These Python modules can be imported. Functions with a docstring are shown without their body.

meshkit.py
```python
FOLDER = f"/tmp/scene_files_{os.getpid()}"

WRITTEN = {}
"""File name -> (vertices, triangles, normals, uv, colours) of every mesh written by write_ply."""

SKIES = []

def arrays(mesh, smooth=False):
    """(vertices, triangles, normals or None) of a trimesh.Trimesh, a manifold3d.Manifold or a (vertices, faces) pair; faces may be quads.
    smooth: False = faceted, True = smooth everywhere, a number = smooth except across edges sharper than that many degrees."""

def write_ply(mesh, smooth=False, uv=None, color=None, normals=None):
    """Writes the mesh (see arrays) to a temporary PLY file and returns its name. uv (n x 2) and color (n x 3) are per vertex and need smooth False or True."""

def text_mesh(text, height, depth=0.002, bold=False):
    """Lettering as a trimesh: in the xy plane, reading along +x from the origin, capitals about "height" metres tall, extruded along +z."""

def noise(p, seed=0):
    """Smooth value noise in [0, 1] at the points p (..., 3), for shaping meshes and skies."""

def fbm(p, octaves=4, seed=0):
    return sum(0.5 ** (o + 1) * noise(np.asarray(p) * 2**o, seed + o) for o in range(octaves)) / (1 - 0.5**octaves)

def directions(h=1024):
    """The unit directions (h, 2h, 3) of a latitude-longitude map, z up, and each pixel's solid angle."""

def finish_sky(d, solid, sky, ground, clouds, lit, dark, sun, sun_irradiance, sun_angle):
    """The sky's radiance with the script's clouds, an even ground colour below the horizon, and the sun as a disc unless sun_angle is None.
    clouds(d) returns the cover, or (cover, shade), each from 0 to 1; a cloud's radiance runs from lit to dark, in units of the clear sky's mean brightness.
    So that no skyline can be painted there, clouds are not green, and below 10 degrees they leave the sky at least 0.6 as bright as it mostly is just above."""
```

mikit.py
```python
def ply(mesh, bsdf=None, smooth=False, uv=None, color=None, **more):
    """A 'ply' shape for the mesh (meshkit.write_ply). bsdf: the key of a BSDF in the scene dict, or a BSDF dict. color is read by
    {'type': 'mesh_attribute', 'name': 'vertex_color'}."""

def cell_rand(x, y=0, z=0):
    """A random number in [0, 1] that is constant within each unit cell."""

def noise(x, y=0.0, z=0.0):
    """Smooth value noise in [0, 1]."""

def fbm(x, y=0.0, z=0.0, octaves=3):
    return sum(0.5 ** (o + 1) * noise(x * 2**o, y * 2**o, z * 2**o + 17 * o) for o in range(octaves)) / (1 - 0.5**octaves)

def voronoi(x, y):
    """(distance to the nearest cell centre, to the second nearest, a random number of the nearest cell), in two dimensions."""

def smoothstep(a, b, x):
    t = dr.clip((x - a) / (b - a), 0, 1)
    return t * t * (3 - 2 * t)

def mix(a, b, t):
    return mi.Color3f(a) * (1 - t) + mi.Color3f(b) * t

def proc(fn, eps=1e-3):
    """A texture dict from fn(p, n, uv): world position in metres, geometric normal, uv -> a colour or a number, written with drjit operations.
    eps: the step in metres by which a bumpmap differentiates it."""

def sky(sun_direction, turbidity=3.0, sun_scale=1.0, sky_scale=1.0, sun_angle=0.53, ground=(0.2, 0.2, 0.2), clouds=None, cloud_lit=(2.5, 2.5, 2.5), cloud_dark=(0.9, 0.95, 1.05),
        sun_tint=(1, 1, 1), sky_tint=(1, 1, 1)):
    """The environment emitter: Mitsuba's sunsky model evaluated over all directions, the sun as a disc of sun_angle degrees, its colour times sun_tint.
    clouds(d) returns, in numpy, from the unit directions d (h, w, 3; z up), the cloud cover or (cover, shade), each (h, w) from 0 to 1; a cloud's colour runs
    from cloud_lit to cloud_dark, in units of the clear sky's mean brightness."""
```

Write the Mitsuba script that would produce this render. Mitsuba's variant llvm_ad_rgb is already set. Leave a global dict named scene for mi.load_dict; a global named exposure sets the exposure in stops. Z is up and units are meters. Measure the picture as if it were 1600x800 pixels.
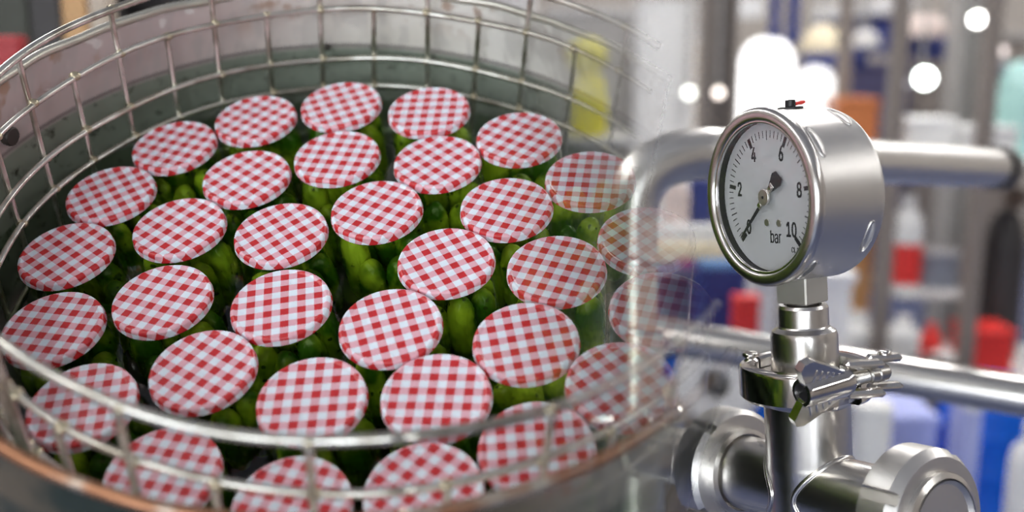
import math, random
import numpy as np, trimesh, mitsuba as mi, drjit as dr, manifold3d, mikit, meshkit
from mikit import proc, noise, fbm, smoothstep, mix
from shapely.geometry import Polygon, Point, box as sbox

T = mi.ScalarTransform4f
rng = random.Random(7)
scene, labels = {}, {}
PI = math.pi

# ------------------------------------------------------------------ camera, light, exposure
PITCH = math.radians(11)
CAM = (0.0, 0.0, 1.6)
scene['camera'] = {'type': 'thinlens', 'fov': 53.1301, 'fov_axis': 'x', 'near_clip': 0.05, 'far_clip': 60.0,
                   'aperture_radius': 0.0078, 'focus_distance': 0.825,
                   'to_world': T().look_at(CAM, (0, math.cos(PITCH), 1.6 - math.sin(PITCH)), (0, 0, 1))}
exposure = 0.0
LAMP = 12.0       # radiance of the unseen ceiling panels nearer the vat
NEAR_LIGHT = 7.0         # radiance of the unseen windows in the near wall
LAMP_FAR = 21.0  # and of those further down the hall
# ------------------------------------------------------------------ helpers
def rgb(r, g, b): return {'type': 'rgb', 'value': [r, g, b]}
def principled(c, rough=0.5, metal=0.0, spec=0.5, **k):
    c = c if isinstance(c, dict) else rgb(*c)
    d = {'type': 'principled', 'base_color': c, 'roughness': rough, 'metallic': metal, **k}
    if not metal: d['specular'] = spec
    return d
def mat(key, d): scene[key] = {'type': 'twosided', 'bsdf': d}; return key

def merge(*m): return trimesh.util.concatenate([x for x in m])
def grid_faces(nu, nv, closed_u):
    i, j = np.meshgrid(np.arange(nu if closed_u else nu - 1), np.arange(nv - 1), indexing='ij')
    i2 = (i + 1) % nu
    a, b, c, d = i * nv + j, i2 * nv + j, i2 * nv + j + 1, i * nv + j + 1
    return np.vstack([np.stack([a.ravel(), b.ravel(), c.ravel()], 1), np.stack([a.ravel(), c.ravel(), d.ravel()], 1)])
def lathe(profile, n=48, a0=None, a1=None):
    """profile: (r, z) rows from the bottom outside to the top; a0, a1 in degrees for an open arc."""
    p = np.array(profile, float)
    full = a0 is None
    a = np.linspace(0, 2 * PI, n, endpoint=False) if full else np.radians(np.linspace(a0, a1, n))
    v = np.stack([np.cos(a)[:, None] * p[:, 0], np.sin(a)[:, None] * p[:, 0], np.broadcast_to(p[:, 1], (n, len(p)))], -1).reshape(-1, 3)
    f = grid_faces(n, len(p), full)
    if not full and np.allclose(p[0], p[-1]):
        cap = trimesh.creation.triangulate_polygon(Polygon(p[:-1]), engine='earcut')
        cv, cf = np.array(cap[0]), np.array(cap[1])
        for ang, flip in ((a[0], 1), (a[-1], 0)):
            base = len(v)
            v = np.vstack([v, np.stack([np.cos(ang) * cv[:, 0], np.sin(ang) * cv[:, 0], cv[:, 1]], 1)])
            f = np.vstack([f, (cf[:, ::-1] if flip else cf) + base])
    return trimesh.Trimesh(v, f, process=False)
def rounded(r0, r1, z0, z1, c, k=4):
    """closed ring profile with rounded corners"""
    pts = []
    for cx, cz, a in ((r1 - c, z0 + c, -90), (r1 - c, z1 - c, 0), (r0 + c, z1 - c, 90), (r0 + c, z0 + c, 180)):
        for t in np.linspace(a, a + 90, k + 1): pts.append((cx + c * math.cos(math.radians(t)), cz + c * math.sin(math.radians(t))))
    return pts + [pts[0]]
def solid_profile(r, z0, z1, c, k=3):
    """cylinder with rounded ends"""
    pts = [(0, z0)]
    for t in np.linspace(-90, 0, k + 1): pts.append((r - c + c * math.cos(math.radians(t)), z0 + c + c * math.sin(math.radians(t))))
    for t in np.linspace(0, 90, k + 1): pts.append((r - c + c * math.cos(math.radians(t)), z1 - c + c * math.sin(math.radians(t))))
    return pts + [(0, z1)]
def cyl(r, z0, z1, c=None, n=32): return lathe(solid_profile(r, z0, z1, c if c is not None else min(r, z1 - z0) * 0.15), n)
def tube(pts, r, n=12, closed=False, caps=True):
    p = np.array(pts, float); m = len(p)
    r = np.broadcast_to(np.asarray(r, float), (m,))
    if closed: t = np.roll(p, -1, 0) - np.roll(p, 1, 0)
    else: t = np.gradient(p, axis=0)
    t /= np.linalg.norm(t, axis=1, keepdims=True)
    u = np.cross(t[0], [0, 0, 1] if abs(t[0][2]) < 0.9 else [1, 0, 0]); u /= np.linalg.norm(u)
    us = []
    for k in range(m):
        u = u - t[k] * (u @ t[k]); u /= np.linalg.norm(u); us.append(u)
    us = np.array(us); w = np.cross(t, us)
    a = np.linspace(0, 2 * PI, n, endpoint=False)
    v = p[:, None] + r[:, None, None] * (np.cos(a)[None, :, None] * us[:, None] + np.sin(a)[None, :, None] * w[:, None])
    v = v.reshape(-1, 3)
    i, j = np.meshgrid(np.arange(m if closed else m - 1), np.arange(n), indexing='ij')
    i2, j2 = (i + 1) % m, (j + 1) % n
    A, B, Cc, D = i * n + j, i * n + j2, i2 * n + j2, i2 * n + j
    f = np.vstack([np.stack([A.ravel(), B.ravel(), Cc.ravel()], 1), np.stack([A.ravel(), Cc.ravel(), D.ravel()], 1)])
    if not closed and caps:
        b = len(v); v = np.vstack([v, p[0], p[-1]]); k = np.arange(n); k2 = (k + 1) % n
        f = np.vstack([f, np.stack([k2, k, k * 0 + b], 1), np.stack([(m - 1) * n + k, (m - 1) * n + k2, k * 0 + b + 1], 1)])
    return trimesh.Trimesh(v, f, process=False)
def rbox(sx, sy, sz, c=0.003, at=(0, 0, 0)):
    """box with chamfered edges centred at 'at'"""
    c = min(c, sx * .45, sy * .45, sz * .45)
    pts = []
    for x in (-1, 1):
        for y in (-1, 1):
            for z in (-1, 1):
                X, Y, Z = x * sx / 2, y * sy / 2, z * sz / 2
                pts += [(X - x * c, Y - y * c, Z), (X - x * c, Y, Z - z * c), (X, Y - y * c, Z - z * c)]
    m = trimesh.convex.convex_hull(np.array(pts)); m.apply_translation(at)
    return m
def frame(o, x, y, z):
    M = np.eye(4); M[:3, 0], M[:3, 1], M[:3, 2], M[:3, 3] = x, y, z, o
    return M
def unit(v): v = np.asarray(v, float); return v / np.linalg.norm(v)
def basis(z, hint=(1, 0, 0)):
    z = unit(z); x = np.asarray(hint, float); x = unit(x - z * (x @ z)); return x, np.cross(z, x), z
def rotz(d): a = math.radians(d); return np.array([[math.cos(a), -math.sin(a), 0, 0], [math.sin(a), math.cos(a), 0, 0], [0, 0, 1, 0], [0, 0, 0, 1.0]])
def shift(x, y, z): M = np.eye(4); M[:3, 3] = (x, y, z); return M
def moved(m, M): m = m.copy(); m.apply_transform(M); return m

def numbered(key):
    if key not in used: used.add(key); return key
    k = 1
    while f'{key}_{k:03d}' in used: k += 1
    key = f'{key}_{k:03d}'; used.add(key); return key
used = set()
def thing(name, label, cat, group=None, kind=None):
    key = numbered(name); labels[key] = {'label': label, 'category': cat}
    if group: labels[key]['group'] = group
    if kind: labels[key]['kind'] = kind
    return key
def part(parent, name, mesh, bsdf, smooth=30, M=None, label=None, uv=None, **more):
    key = numbered(parent + '__' + name)
    if M is not None and not isinstance(mesh, dict): mesh = moved(mesh, M)
    scene[key] = mikit.ply(mesh, bsdf, smooth=smooth, uv=uv, **more) if not isinstance(mesh, dict) else {**mesh, **({'to_world': T(M)} if M is not None else {})}
    if label: labels[key] = {'label': label}
    return key
def whole(name, mesh, bsdf, label, cat, group=None, kind=None, smooth=30, M=None, **more):
    key = thing(name, label, cat, group, kind)
    if M is not None: mesh = moved(mesh, M)
    scene[key] = mikit.ply(mesh, bsdf, smooth=smooth, **more)
    return key
def struct(name, mesh, bsdf, label, smooth=False, cat=None):
    key = numbered(name); scene[key] = mikit.ply(mesh, bsdf, smooth=smooth)
    labels[key] = {'label': label, 'kind': 'structure', 'category': cat or name.split('_')[0]}
    return key
def mbool(m): return manifold3d.Manifold(manifold3d.Mesh(np.array(m.vertices, np.float32), np.array(m.faces, np.uint32)))
def weld(m): m = m.copy(); m.merge_vertices(); m.update_faces(m.nondegenerate_faces()); m.fix_normals(); return m
def minus(a, *bs):
    A = mbool(weld(a))
    for b in bs: A = A - mbool(weld(b))
    q = A.to_mesh(); return trimesh.Trimesh(q.vert_properties[:, :3], q.tri_verts, process=False)

# ------------------------------------------------------------------ the vat's own frame (it leans towards the camera)
VO = np.array([-0.1298, 0.8196, 1.4539])
VM = frame(VO, (0.99737, 0.03486, -0.06354), (0, 0.87674, 0.48096), (0.07247, -0.47969, 0.87444))
VN = VM[:3, 2]
LIDM = np.stack([(0.9908, -0.0060, 0.1351), (0.0, 0.9990, 0.0443), (-0.1353, -0.0438, 0.9898)], 1)   # plane in which the jars stand, inside the vat's frame

# ------------------------------------------------------------------ materials
OX, OY, OZ, NX, NY, NZ = (float(v) for v in (*VO, *VN))
def vat_height(p): return (p.x - OX) * NX + (p.y - OY) * NY + (p.z - OZ) * NZ
def clear_fade(p, n, uv): return smoothstep(-0.055, 0.155, p.x)      # fades the right end out, standing in for a double exposure
def ghost(key, base):
    """opaque on the left, running into clear sheet on the right"""
    scene[key] = {'type': 'blendbsdf', 'weight': proc(clear_fade), 'a': {'type': 'twosided', 'bsdf': base}, 'b': {'type': 'thindielectric', 'int_ior': 1.03, 'ext_ior': 1.0}}
    return key

def vat_color(p, n, uv):
    h = vat_height(p)
    a = fbm(p.x * 9, p.y * 9, p.z * 9, octaves=4)
    b = fbm(p.x * 60, p.y * 60, p.z * 40, octaves=3)
    streak = fbm(p.x * 90, p.y * 90, p.z * 6, octaves=2)
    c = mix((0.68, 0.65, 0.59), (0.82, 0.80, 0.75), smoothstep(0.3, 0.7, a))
    c = mix(c, (0.42, 0.33, 0.33), smoothstep(-0.02, 0.2, OX - 0.02 - p.x) * 0.85)  # left side darker and purplish: its shade painted into the wall colour
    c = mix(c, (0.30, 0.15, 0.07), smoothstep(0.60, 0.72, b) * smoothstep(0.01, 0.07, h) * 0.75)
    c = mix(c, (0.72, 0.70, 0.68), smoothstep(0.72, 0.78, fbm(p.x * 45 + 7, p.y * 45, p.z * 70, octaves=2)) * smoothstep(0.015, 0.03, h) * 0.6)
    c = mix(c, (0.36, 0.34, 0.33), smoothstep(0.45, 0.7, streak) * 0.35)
    wet_shade = smoothstep(0.004, -0.002, h)  # below the waterline: green stain with the water's darkness painted in
    c = mix(c, (0.14, 0.185, 0.14), wet_shade * 0.85)
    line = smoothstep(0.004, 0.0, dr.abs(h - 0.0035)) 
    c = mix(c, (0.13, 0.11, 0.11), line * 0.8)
    return mix(c, (0.04, 0.045, 0.03), smoothstep(0.60, 0.85, fbm(p.x * 110, p.y * 110, p.z * 90 + 3, octaves=4)) * wet_shade)
vat_base = principled(proc(vat_color), 0.42, spec=0.4)
mat('vat_metal', vat_base); ghost('vat_metal_clear', vat_base)
def outer_color(p, n, uv):
    a = fbm(p.x * 14, p.y * 14, p.z * 14, octaves=4)
    return mix((0.032, 0.045, 0.034), (0.15, 0.12, 0.08), smoothstep(0.35, 0.7, a))
outer_base = principled(proc(outer_color), 0.45, 0.3)
mat('vat_outside', outer_base); ghost('vat_outside_clear', outer_base)
def rim_color(p, n, uv):
    a = fbm(p.x * 30, p.y * 30, p.z * 30, octaves=3)
    return mix((0.66, 0.64, 0.56), (0.42, 0.20, 0.11), smoothstep(0.72, 0.55, p.y) * smoothstep(0.2, 0.45, a))
rim_base = principled(proc(rim_color), 0.32, 0.8)
mat('vat_rim', rim_base); ghost('vat_rim_clear', rim_base)
def wire_color(p, n, uv):
    a = fbm(p.x * 40, p.y * 40, p.z * 40, octaves=3)
    return mix((0.80, 0.79, 0.72), (0.46, 0.43, 0.36), smoothstep(0.45, 0.7, a))
wire_base = principled(proc(wire_color), 0.22, 0.92)
mat('wire', wire_base); ghost('wire_clear', wire_base)
bead_base = principled((0.52, 0.46, 0.33), 0.35, 0.8)
mat('bead', bead_base); ghost('bead_clear', bead_base)
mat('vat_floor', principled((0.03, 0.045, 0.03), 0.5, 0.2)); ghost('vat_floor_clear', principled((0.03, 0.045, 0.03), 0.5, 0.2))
scene['water_sheet'] = {'type': 'thindielectric', 'int_ior': 1.33, 'ext_ior': 1.0, 'specular_transmittance': rgb(0.62, 0.72, 0.58)}
scene['jar_glass'] = {'type': 'thindielectric', 'int_ior': 1.25, 'ext_ior': 1.0, 'specular_transmittance': rgb(0.86, 0.95, 0.66)}
scene['gauge_glass'] = {'type': 'thindielectric', 'int_ior': 1.3, 'ext_ior': 1.0}
PERIOD = 0.0130
def gingham(p, n, uv):
    u, v = uv.x / PERIOD, uv.y / PERIOD
    fu, fv = u - dr.floor(u), v - dr.floor(v)
    e = 0.03
    a = smoothstep(0.0 - e, e, fu) * (1 - smoothstep(0.5 - e, 0.5 + e, fu)) + smoothstep(1 - e, 1 + e, fu)
    b = smoothstep(0.0 - e, e, fv) * (1 - smoothstep(0.5 - e, 0.5 + e, fv)) + smoothstep(1 - e, 1 + e, fv)
    w = mi.Color3f(0.78, 0.86, 0.95); pink = mi.Color3f(0.76, 0.43, 0.50); red = mi.Color3f(0.56, 0.03, 0.035)
    one = dr.clip(a + b - 2 * a * b, 0, 1)
    return w * (1 - a) * (1 - b) + pink * one + red * (a * b)
lid_base = principled(proc(gingham), 0.33, spec=0.5)
mat('lid_print', lid_base); ghost('lid_print_clear', lid_base)
def gherkin_color(p, n, uv):
    a = fbm(p.x * 38, p.y * 38, p.z * 38, octaves=3)
    c = mix((0.03, 0.11, 0.004), (0.36, 0.47, 0.035), smoothstep(0.36, 0.64, a))
    return mix(c, (0.03, 0.06, 0.01), smoothstep(0.74, 0.80, fbm(p.x * 160, p.y * 160, p.z * 160, octaves=2)))
gherkin_base = principled(proc(gherkin_color), 0.35, spec=0.5)
mat('gherkin_skin', gherkin_base); ghost('gherkin_skin_clear', gherkin_base)

def brushed(k):
    def fn(p, n, uv): return 0.5 + 0.5 * fbm(p.x * 30, p.y * 30, p.z * 900 * k, octaves=2)
    return fn
mat('steel', principled((0.72, 0.70, 0.67), 0.24, 1.0))
mat('steel_pipe', principled((0.80, 0.78, 0.74), 0.36, 1.0))
mat('steel_satin', principled((0.76, 0.74, 0.71), 0.38, 1.0))
mat('steel_polished', principled((0.76, 0.74, 0.71), 0.10, 1.0))
mat('steel_cast', principled((0.58, 0.56, 0.52), 0.3, 1.0))
mat('nickel', principled((0.44, 0.42, 0.38), 0.45, 0.6))
mat('dark_metal', principled((0.05, 0.045, 0.04), 0.4, 0.3))
mat('black', principled((0.012, 0.012, 0.013), 0.4))
mat('ink', principled((0.015, 0.016, 0.02), 0.5))
mat('dial_white', principled((0.40, 0.41, 0.42), 0.6))
mat('red_plastic', principled((0.75, 0.03, 0.02), 0.35))
def plain(name, c, rough=0.5, metal=0.0): return mat('paint_' + name, principled(c, rough, metal))

# ------------------------------------------------------------------ the hall
def wall_color(p, n, uv): return mix((0.40, 0.36, 0.33), (0.48, 0.44, 0.40), fbm(p.x * 0.7, p.y * 0.7, p.z * 0.7, octaves=2))
mat('hall_wall', principled(proc(wall_color), 0.7))
mat('hall_floor', principled((0.06, 0.075, 0.15), 0.3))
mat('hall_ceiling', principled((0.55, 0.55, 0.55), 0.8))
X0, X1, Y0, Y1, ZC = -4.5, 6.5, -3.0, 9.0, 4.0
def slab(x0, x1, y0, y1, z0, z1): return rbox(x1 - x0, y1 - y0, z1 - z0, 0.001, ((x0 + x1) / 2, (y0 + y1) / 2, (z0 + z1) / 2))
struct('floor', slab(X0, X1, Y0, Y1, -0.1, 0), 'hall_floor', 'grey blue painted concrete floor of the factory hall')
struct('ceiling', slab(X0, X1, Y0, Y1, ZC, ZC + 0.1), 'hall_ceiling', 'pale ceiling of the factory hall')
struct('wall_back', slab(X0, X1, Y1, Y1 + 0.1, 0, ZC), 'hall_wall', 'blurred beige grey far wall of the hall', cat='wall')
struct('wall_left', slab(X0 - 0.1, X0, Y0, Y1, 0, ZC), 'hall_wall', 'beige grey side wall of the hall behind the vat', cat='wall')
struct('wall_right', slab(X1, X1 + 0.1, Y0, Y1, 0, ZC), 'hall_wall', 'beige grey side wall of the hall beyond the racks', cat='wall')
struct('wall_front', slab(X0, X1, Y0 - 0.1, Y0, 0, ZC), 'hall_wall', 'beige grey wall at the near end of the hall', cat='wall')
mat('lamp_case', principled((0.7, 0.7, 0.7), 0.5))
# unseen row of windows behind the camera, placed to light the vat's back wall
for n_, x in enumerate((-2.75, -1.3, 0.15)):
    k = struct(f'window_unseen_{n_ + 1}', slab(x - 0.62, x + 0.62, Y0 + 0.001, Y0 + 0.03, 0.75, 2.35), 'lamp_case', 'unseen tall white framed light panel in the near wall, lighting the vat')
    v = np.array([(x - .56, Y0 + .032, .81), (x + .56, Y0 + .032, .81), (x + .56, Y0 + .032, 2.29), (x - .56, Y0 + .032, 2.29)])
    part(k, 'pane', (v, np.array([[0, 2, 1], [0, 3, 2]])), 'lamp_case', False, emitter={'type': 'area', 'radiance': rgb(NEAR_LIGHT * 0.94, NEAR_LIGHT, NEAR_LIGHT * 1.06)})
for x, y in ((-2.6, -1.6), (4.4, 0.9), (4.4, -1.4), (-2.6, 0.9), (-2.6, 3.6), (1.5, 3.6), (4.4, 3.6), (-2.6, 6.6), (1.5, 6.6), (4.4, 6.6)):  # panels out of view, placed to light the vat, gauge and hall
    if True:
        k = thing('unseen_ceiling_lamp', 'unseen long ceiling panel lamp, out of view, lighting vat and hall', 'lamp', 'unseen ceiling panel lamps')
        part(k, 'housing', slab(x - 0.32, x + 0.32, y - 0.92, y + 0.92, ZC - 0.06, ZC - 0.001), 'lamp_case', False)
        v = np.array([(x - .28, y - .88, ZC - .062), (x + .28, y - .88, ZC - .062), (x + .28, y + .88, ZC - .062), (x - .28, y + .88, ZC - .062)])
        part(k, 'diffuser', (v, np.array([[0, 2, 1], [0, 3, 2]])), 'lamp_case', False, emitter={'type': 'area', 'radiance': rgb(*(q * (LAMP if y < 2 else LAMP_FAR) for q in (1.0, 0.98, 0.95)))})

# ------------------------------------------------------------------ the vat
RV, ZR, ZB = 0.3198, 0.0665, -0.235
vat = thing('vat', 'large round metal tank of water leaning forward, holding the wire basket of jars', 'vat')
def wall_arc(a0, a1, n, bs, bso, bsr):
    inner = [(RV, ZR), (RV, 0.004), (RV + 0.001, -0.05), (RV, ZB)]
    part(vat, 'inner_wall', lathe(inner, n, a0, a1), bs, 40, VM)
    part(vat, 'outer_wall', lathe([(RV + 0.003, ZB), (RV + 0.003, ZR)], n, a0, a1), bso, 40, VM)
    a = np.radians(np.linspace(a0, a1, n * 2))
    wob = 0.0004 * np.sin(a * 17) + 0.0003 * np.sin(a * 31 + 1)
    part(vat, 'rolled_rim', tube(np.stack([(RV + 0.0015 + wob) * np.cos(a), (RV + 0.0015 + wob) * np.sin(a), ZR + wob], 1), 0.0042, 10), bsr, True, VM)
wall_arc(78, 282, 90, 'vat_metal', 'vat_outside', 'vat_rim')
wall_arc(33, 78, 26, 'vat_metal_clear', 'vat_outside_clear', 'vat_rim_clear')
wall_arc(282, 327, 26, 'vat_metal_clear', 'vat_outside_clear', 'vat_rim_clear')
disc = Point(0, 0).buffer(RV + 0.002, 48)
part(vat, 'bottom', trimesh.creation.extrude_polygon(disc.intersection(sbox(-1, -1, 0.065, 1)), 0.004, engine='earcut'), 'vat_floor', False, VM @ shift(0, 0, ZB - 0.004))
part(vat, 'bottom', trimesh.creation.extrude_polygon(disc.intersection(sbox(0.065, -1, 0.268, 1)), 0.004, engine='earcut'), 'vat_floor_clear', False, VM @ shift(0, 0, ZB - 0.004))
for ang, z, r in ((163.0, 0.018, 0.0085), (101.5, 0.0035, 0.003), (93.0, 0.0035, 0.003)):
    a = math.radians(ang); d = np.array([math.cos(a), math.sin(a), 0])
    part(vat, 'bolt_head', cyl(r, -0.004, 0.004, 0.002, 20), 'dark_metal', 30, VM @ frame(d * (RV - 0.003) + np.array([0, 0, z]), *basis(-d, (0, 0, 1))))
# ------------------------------------------------------------------ the wire basket
BC, RB, WR = np.array([0.0117, 0.0015]), 0.2952, 0.0027
RINGS = dict(top=0.1014, second=0.0568, third=0.0018, fourth=-0.031, low=-0.085)
XS = 0.065
basket = thing('wire_basket', 'round basket of welded steel wire set in the vat around all the jars', 'basket')
def ring_points(z, r, sel):
    a = np.radians(np.linspace(0, 360, 241)[:-1]); p = np.stack([BC[0] + r * np.cos(a), BC[1] + r * np.sin(a), a * 0 + z], 1)
    w = 0.0011 * np.sin(a * 9 + z * 200) ; p[:, 2] += w
    return p
split = math.degrees(math.acos((XS - BC[0]) / RB))
def ring_arc(z, r, a0, a1, wr):
    a = np.radians(np.linspace(a0, a1, int(abs(a1 - a0) / 1.5) + 2))
    return tube(np.stack([BC[0] + r * np.cos(a), BC[1] + r * np.sin(a), z + 0.001 * np.sin(a * 9 + z * 200)], 1), wr, 10)
for name, z in RINGS.items():
    wr = 0.0034 if name == 'top' else WR
    part(basket, 'ring', ring_arc(z, RB, split, 360 - split, wr), 'wire', True, VM)
    part(basket, 'ring', ring_arc(z, RB, 35, split, wr), 'wire_clear', True, VM)
    if z > -0.02: part(basket, 'ring', ring_arc(z, RB, -split, -35, wr), 'wire_clear', True, VM)
LONG = [173.5, 163.4 - 0.0, 143.7, 124.8, 104.8, 84.5, 64.3, 43.5, 194, 214, 232, -109.6, -89.3, -63.5, -44]
LONG = [a for a in LONG if a != 173.5]
SHORT = [173.5, 153.6, 134.1, 115.0, 94.7, 74.2, 54.0, 184, 204, 223, -130, -119.8, -99.9, -75, -54]
bead = mikit.ply(trimesh.creation.icosphere(1, 0.0038), 'bead', smooth=True)
beadg = mikit.ply(trimesh.creation.icosphere(1, 0.0038), 'bead_clear', smooth=True)
for a, top in [(a, 'top') for a in LONG] + [(a, 'second') for a in SHORT]:
    t = math.radians(a); r = RB + 0.0045
    zt = RINGS[top]
    tilt = rng.uniform(-0.006, 0.006)
    q = [(BC[0] + r * math.cos(t + tilt * (z - zt) * 10), BC[1] + r * math.sin(t + tilt * (z - zt) * 10), z) for z in np.linspace(zt, -0.015 if -76 < a < -28 else -0.150, 14)]
    g = q[0][0] > XS
    part(basket, 'upright', tube(q, 0.0026, 8), 'wire_clear' if g else 'wire', True, VM)
    for name, z in RINGS.items():
        if z > zt + 0.001 or name == 'low' or (-76 < a < -28 and z < -0.02): continue
        s = 1.0 + 0.35 * rng.random()
        part(basket, 'weld_bead', beadg if g else bead, None, M=VM @ shift(BC[0] + (RB + 0.001) * math.cos(t), BC[1] + (RB + 0.001) * math.sin(t), z) @ np.diag([s, s, 0.8 * s, 1]))
# carrier plate on which the jars stand, parallel to their lids
def lid_z(x, y): return (-(x + 0.036) * LIDM[0, 2] - (y - 0.2068) * LIDM[1, 2]) / LIDM[2, 2] + 0.0009
PL = frame((0, 0, lid_z(0, 0) - 0.1125), LIDM[:, 0], LIDM[:, 1], LIDM[:, 2])
base_poly = Point(0.02, 0.0).buffer(0.296, 40)
plate = trimesh.creation.extrude_polygon(base_poly.intersection(sbox(-1, -1, XS, 1)), 0.002, engine='earcut')
part(basket, 'carrier_plate', plate, 'vat_floor', False, VM @ PL @ shift(0, 0, -0.0025))
plate = trimesh.creation.extrude_polygon(base_poly.intersection(sbox(XS, -1, 0.267, 1)), 0.002, engine='earcut')
part(basket, 'carrier_plate', plate, 'vat_floor_clear', False, VM @ PL @ shift(0, 0, -0.0025))

# ------------------------------------------------------------------ jars and gherkins
RL = 0.0394
lid_prof = [(RL - 0.0012, -0.0077), (RL - 0.0002, -0.0080), (RL + 0.0001, -0.0070), (RL - 0.0006, -0.0060), (RL - 0.0006, -0.0026), (RL - 0.0012, -0.0012), (RL - 0.0028, -0.0002),
            (RL - 0.0042, -0.0004), (RL - 0.0050, -0.0013), (RL - 0.0062, -0.0014), (0.0, -0.0012)]
lid_mesh = lathe(lid_prof, 64)
lv = np.array(lid_mesh.vertices); lr = np.hypot(lv[:, 0], lv[:, 1])
luv = lv[:, :2] * (1 + np.maximum(0, -0.0030 - lv[:, 2]) / np.maximum(lr, 1e-3))[:, None]
glass_prof = [(0.0, -0.1105), (0.030, -0.1105), (0.0355, -0.1085), (0.0386, -0.104), (0.0386, -0.030), (0.0378, -0.020), (0.0368, -0.014), (0.0366, -0.0078)]
glass_mesh = lathe(glass_prof, 40)
gherkin_meshes = []
for s in range(4):
    m = trimesh.creation.icosphere(4, 1.0); v = np.array(m.vertices)
    R_ = 0.0116; half = 0.030 + 0.003 * s
    zz = v[:, 2]; prof = np.sqrt(np.maximum(0, 1 - np.abs(zz) ** 3.2))
    ang = np.arctan2(v[:, 1], v[:, 0])
    rad = R_ * prof * (1 + 0.07 * np.cos(3 * ang + s)) * (1 + 0.16 * (meshkit.noise(v * 5.5 + s * 9, s) - 0.5) + 0.10 * (meshkit.noise(v * 12 + s, s + 5) - 0.5) + 0.09 * np.maximum(0, meshkit.noise(v * 15 + s * 3, s + 9) - 0.62) / 0.38)
    bend = 0.0025 * (1 - zz ** 2) * (s % 2)
    gherkin_meshes.append(trimesh.Trimesh(np.stack([rad * np.cos(ang) + bend, rad * np.sin(ang), half * zz], 1), m.faces, process=False))
scene['jar_glass_clear'] = {'type': 'blendbsdf', 'weight': proc(clear_fade), 'a': scene['jar_glass'], 'b': {'type': 'thindielectric', 'int_ior': 1.03, 'ext_ior': 1.0}}
variants = {g: ([mikit.ply(m, 'gherkin_skin' + g, smooth=True) for m in gherkin_meshes], mikit.ply(lid_mesh, 'lid_print' + g, smooth=True, uv=luv), mikit.ply(glass_mesh, 'jar_glass' + g, smooth=40)) for g in ('', '_clear')}
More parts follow.
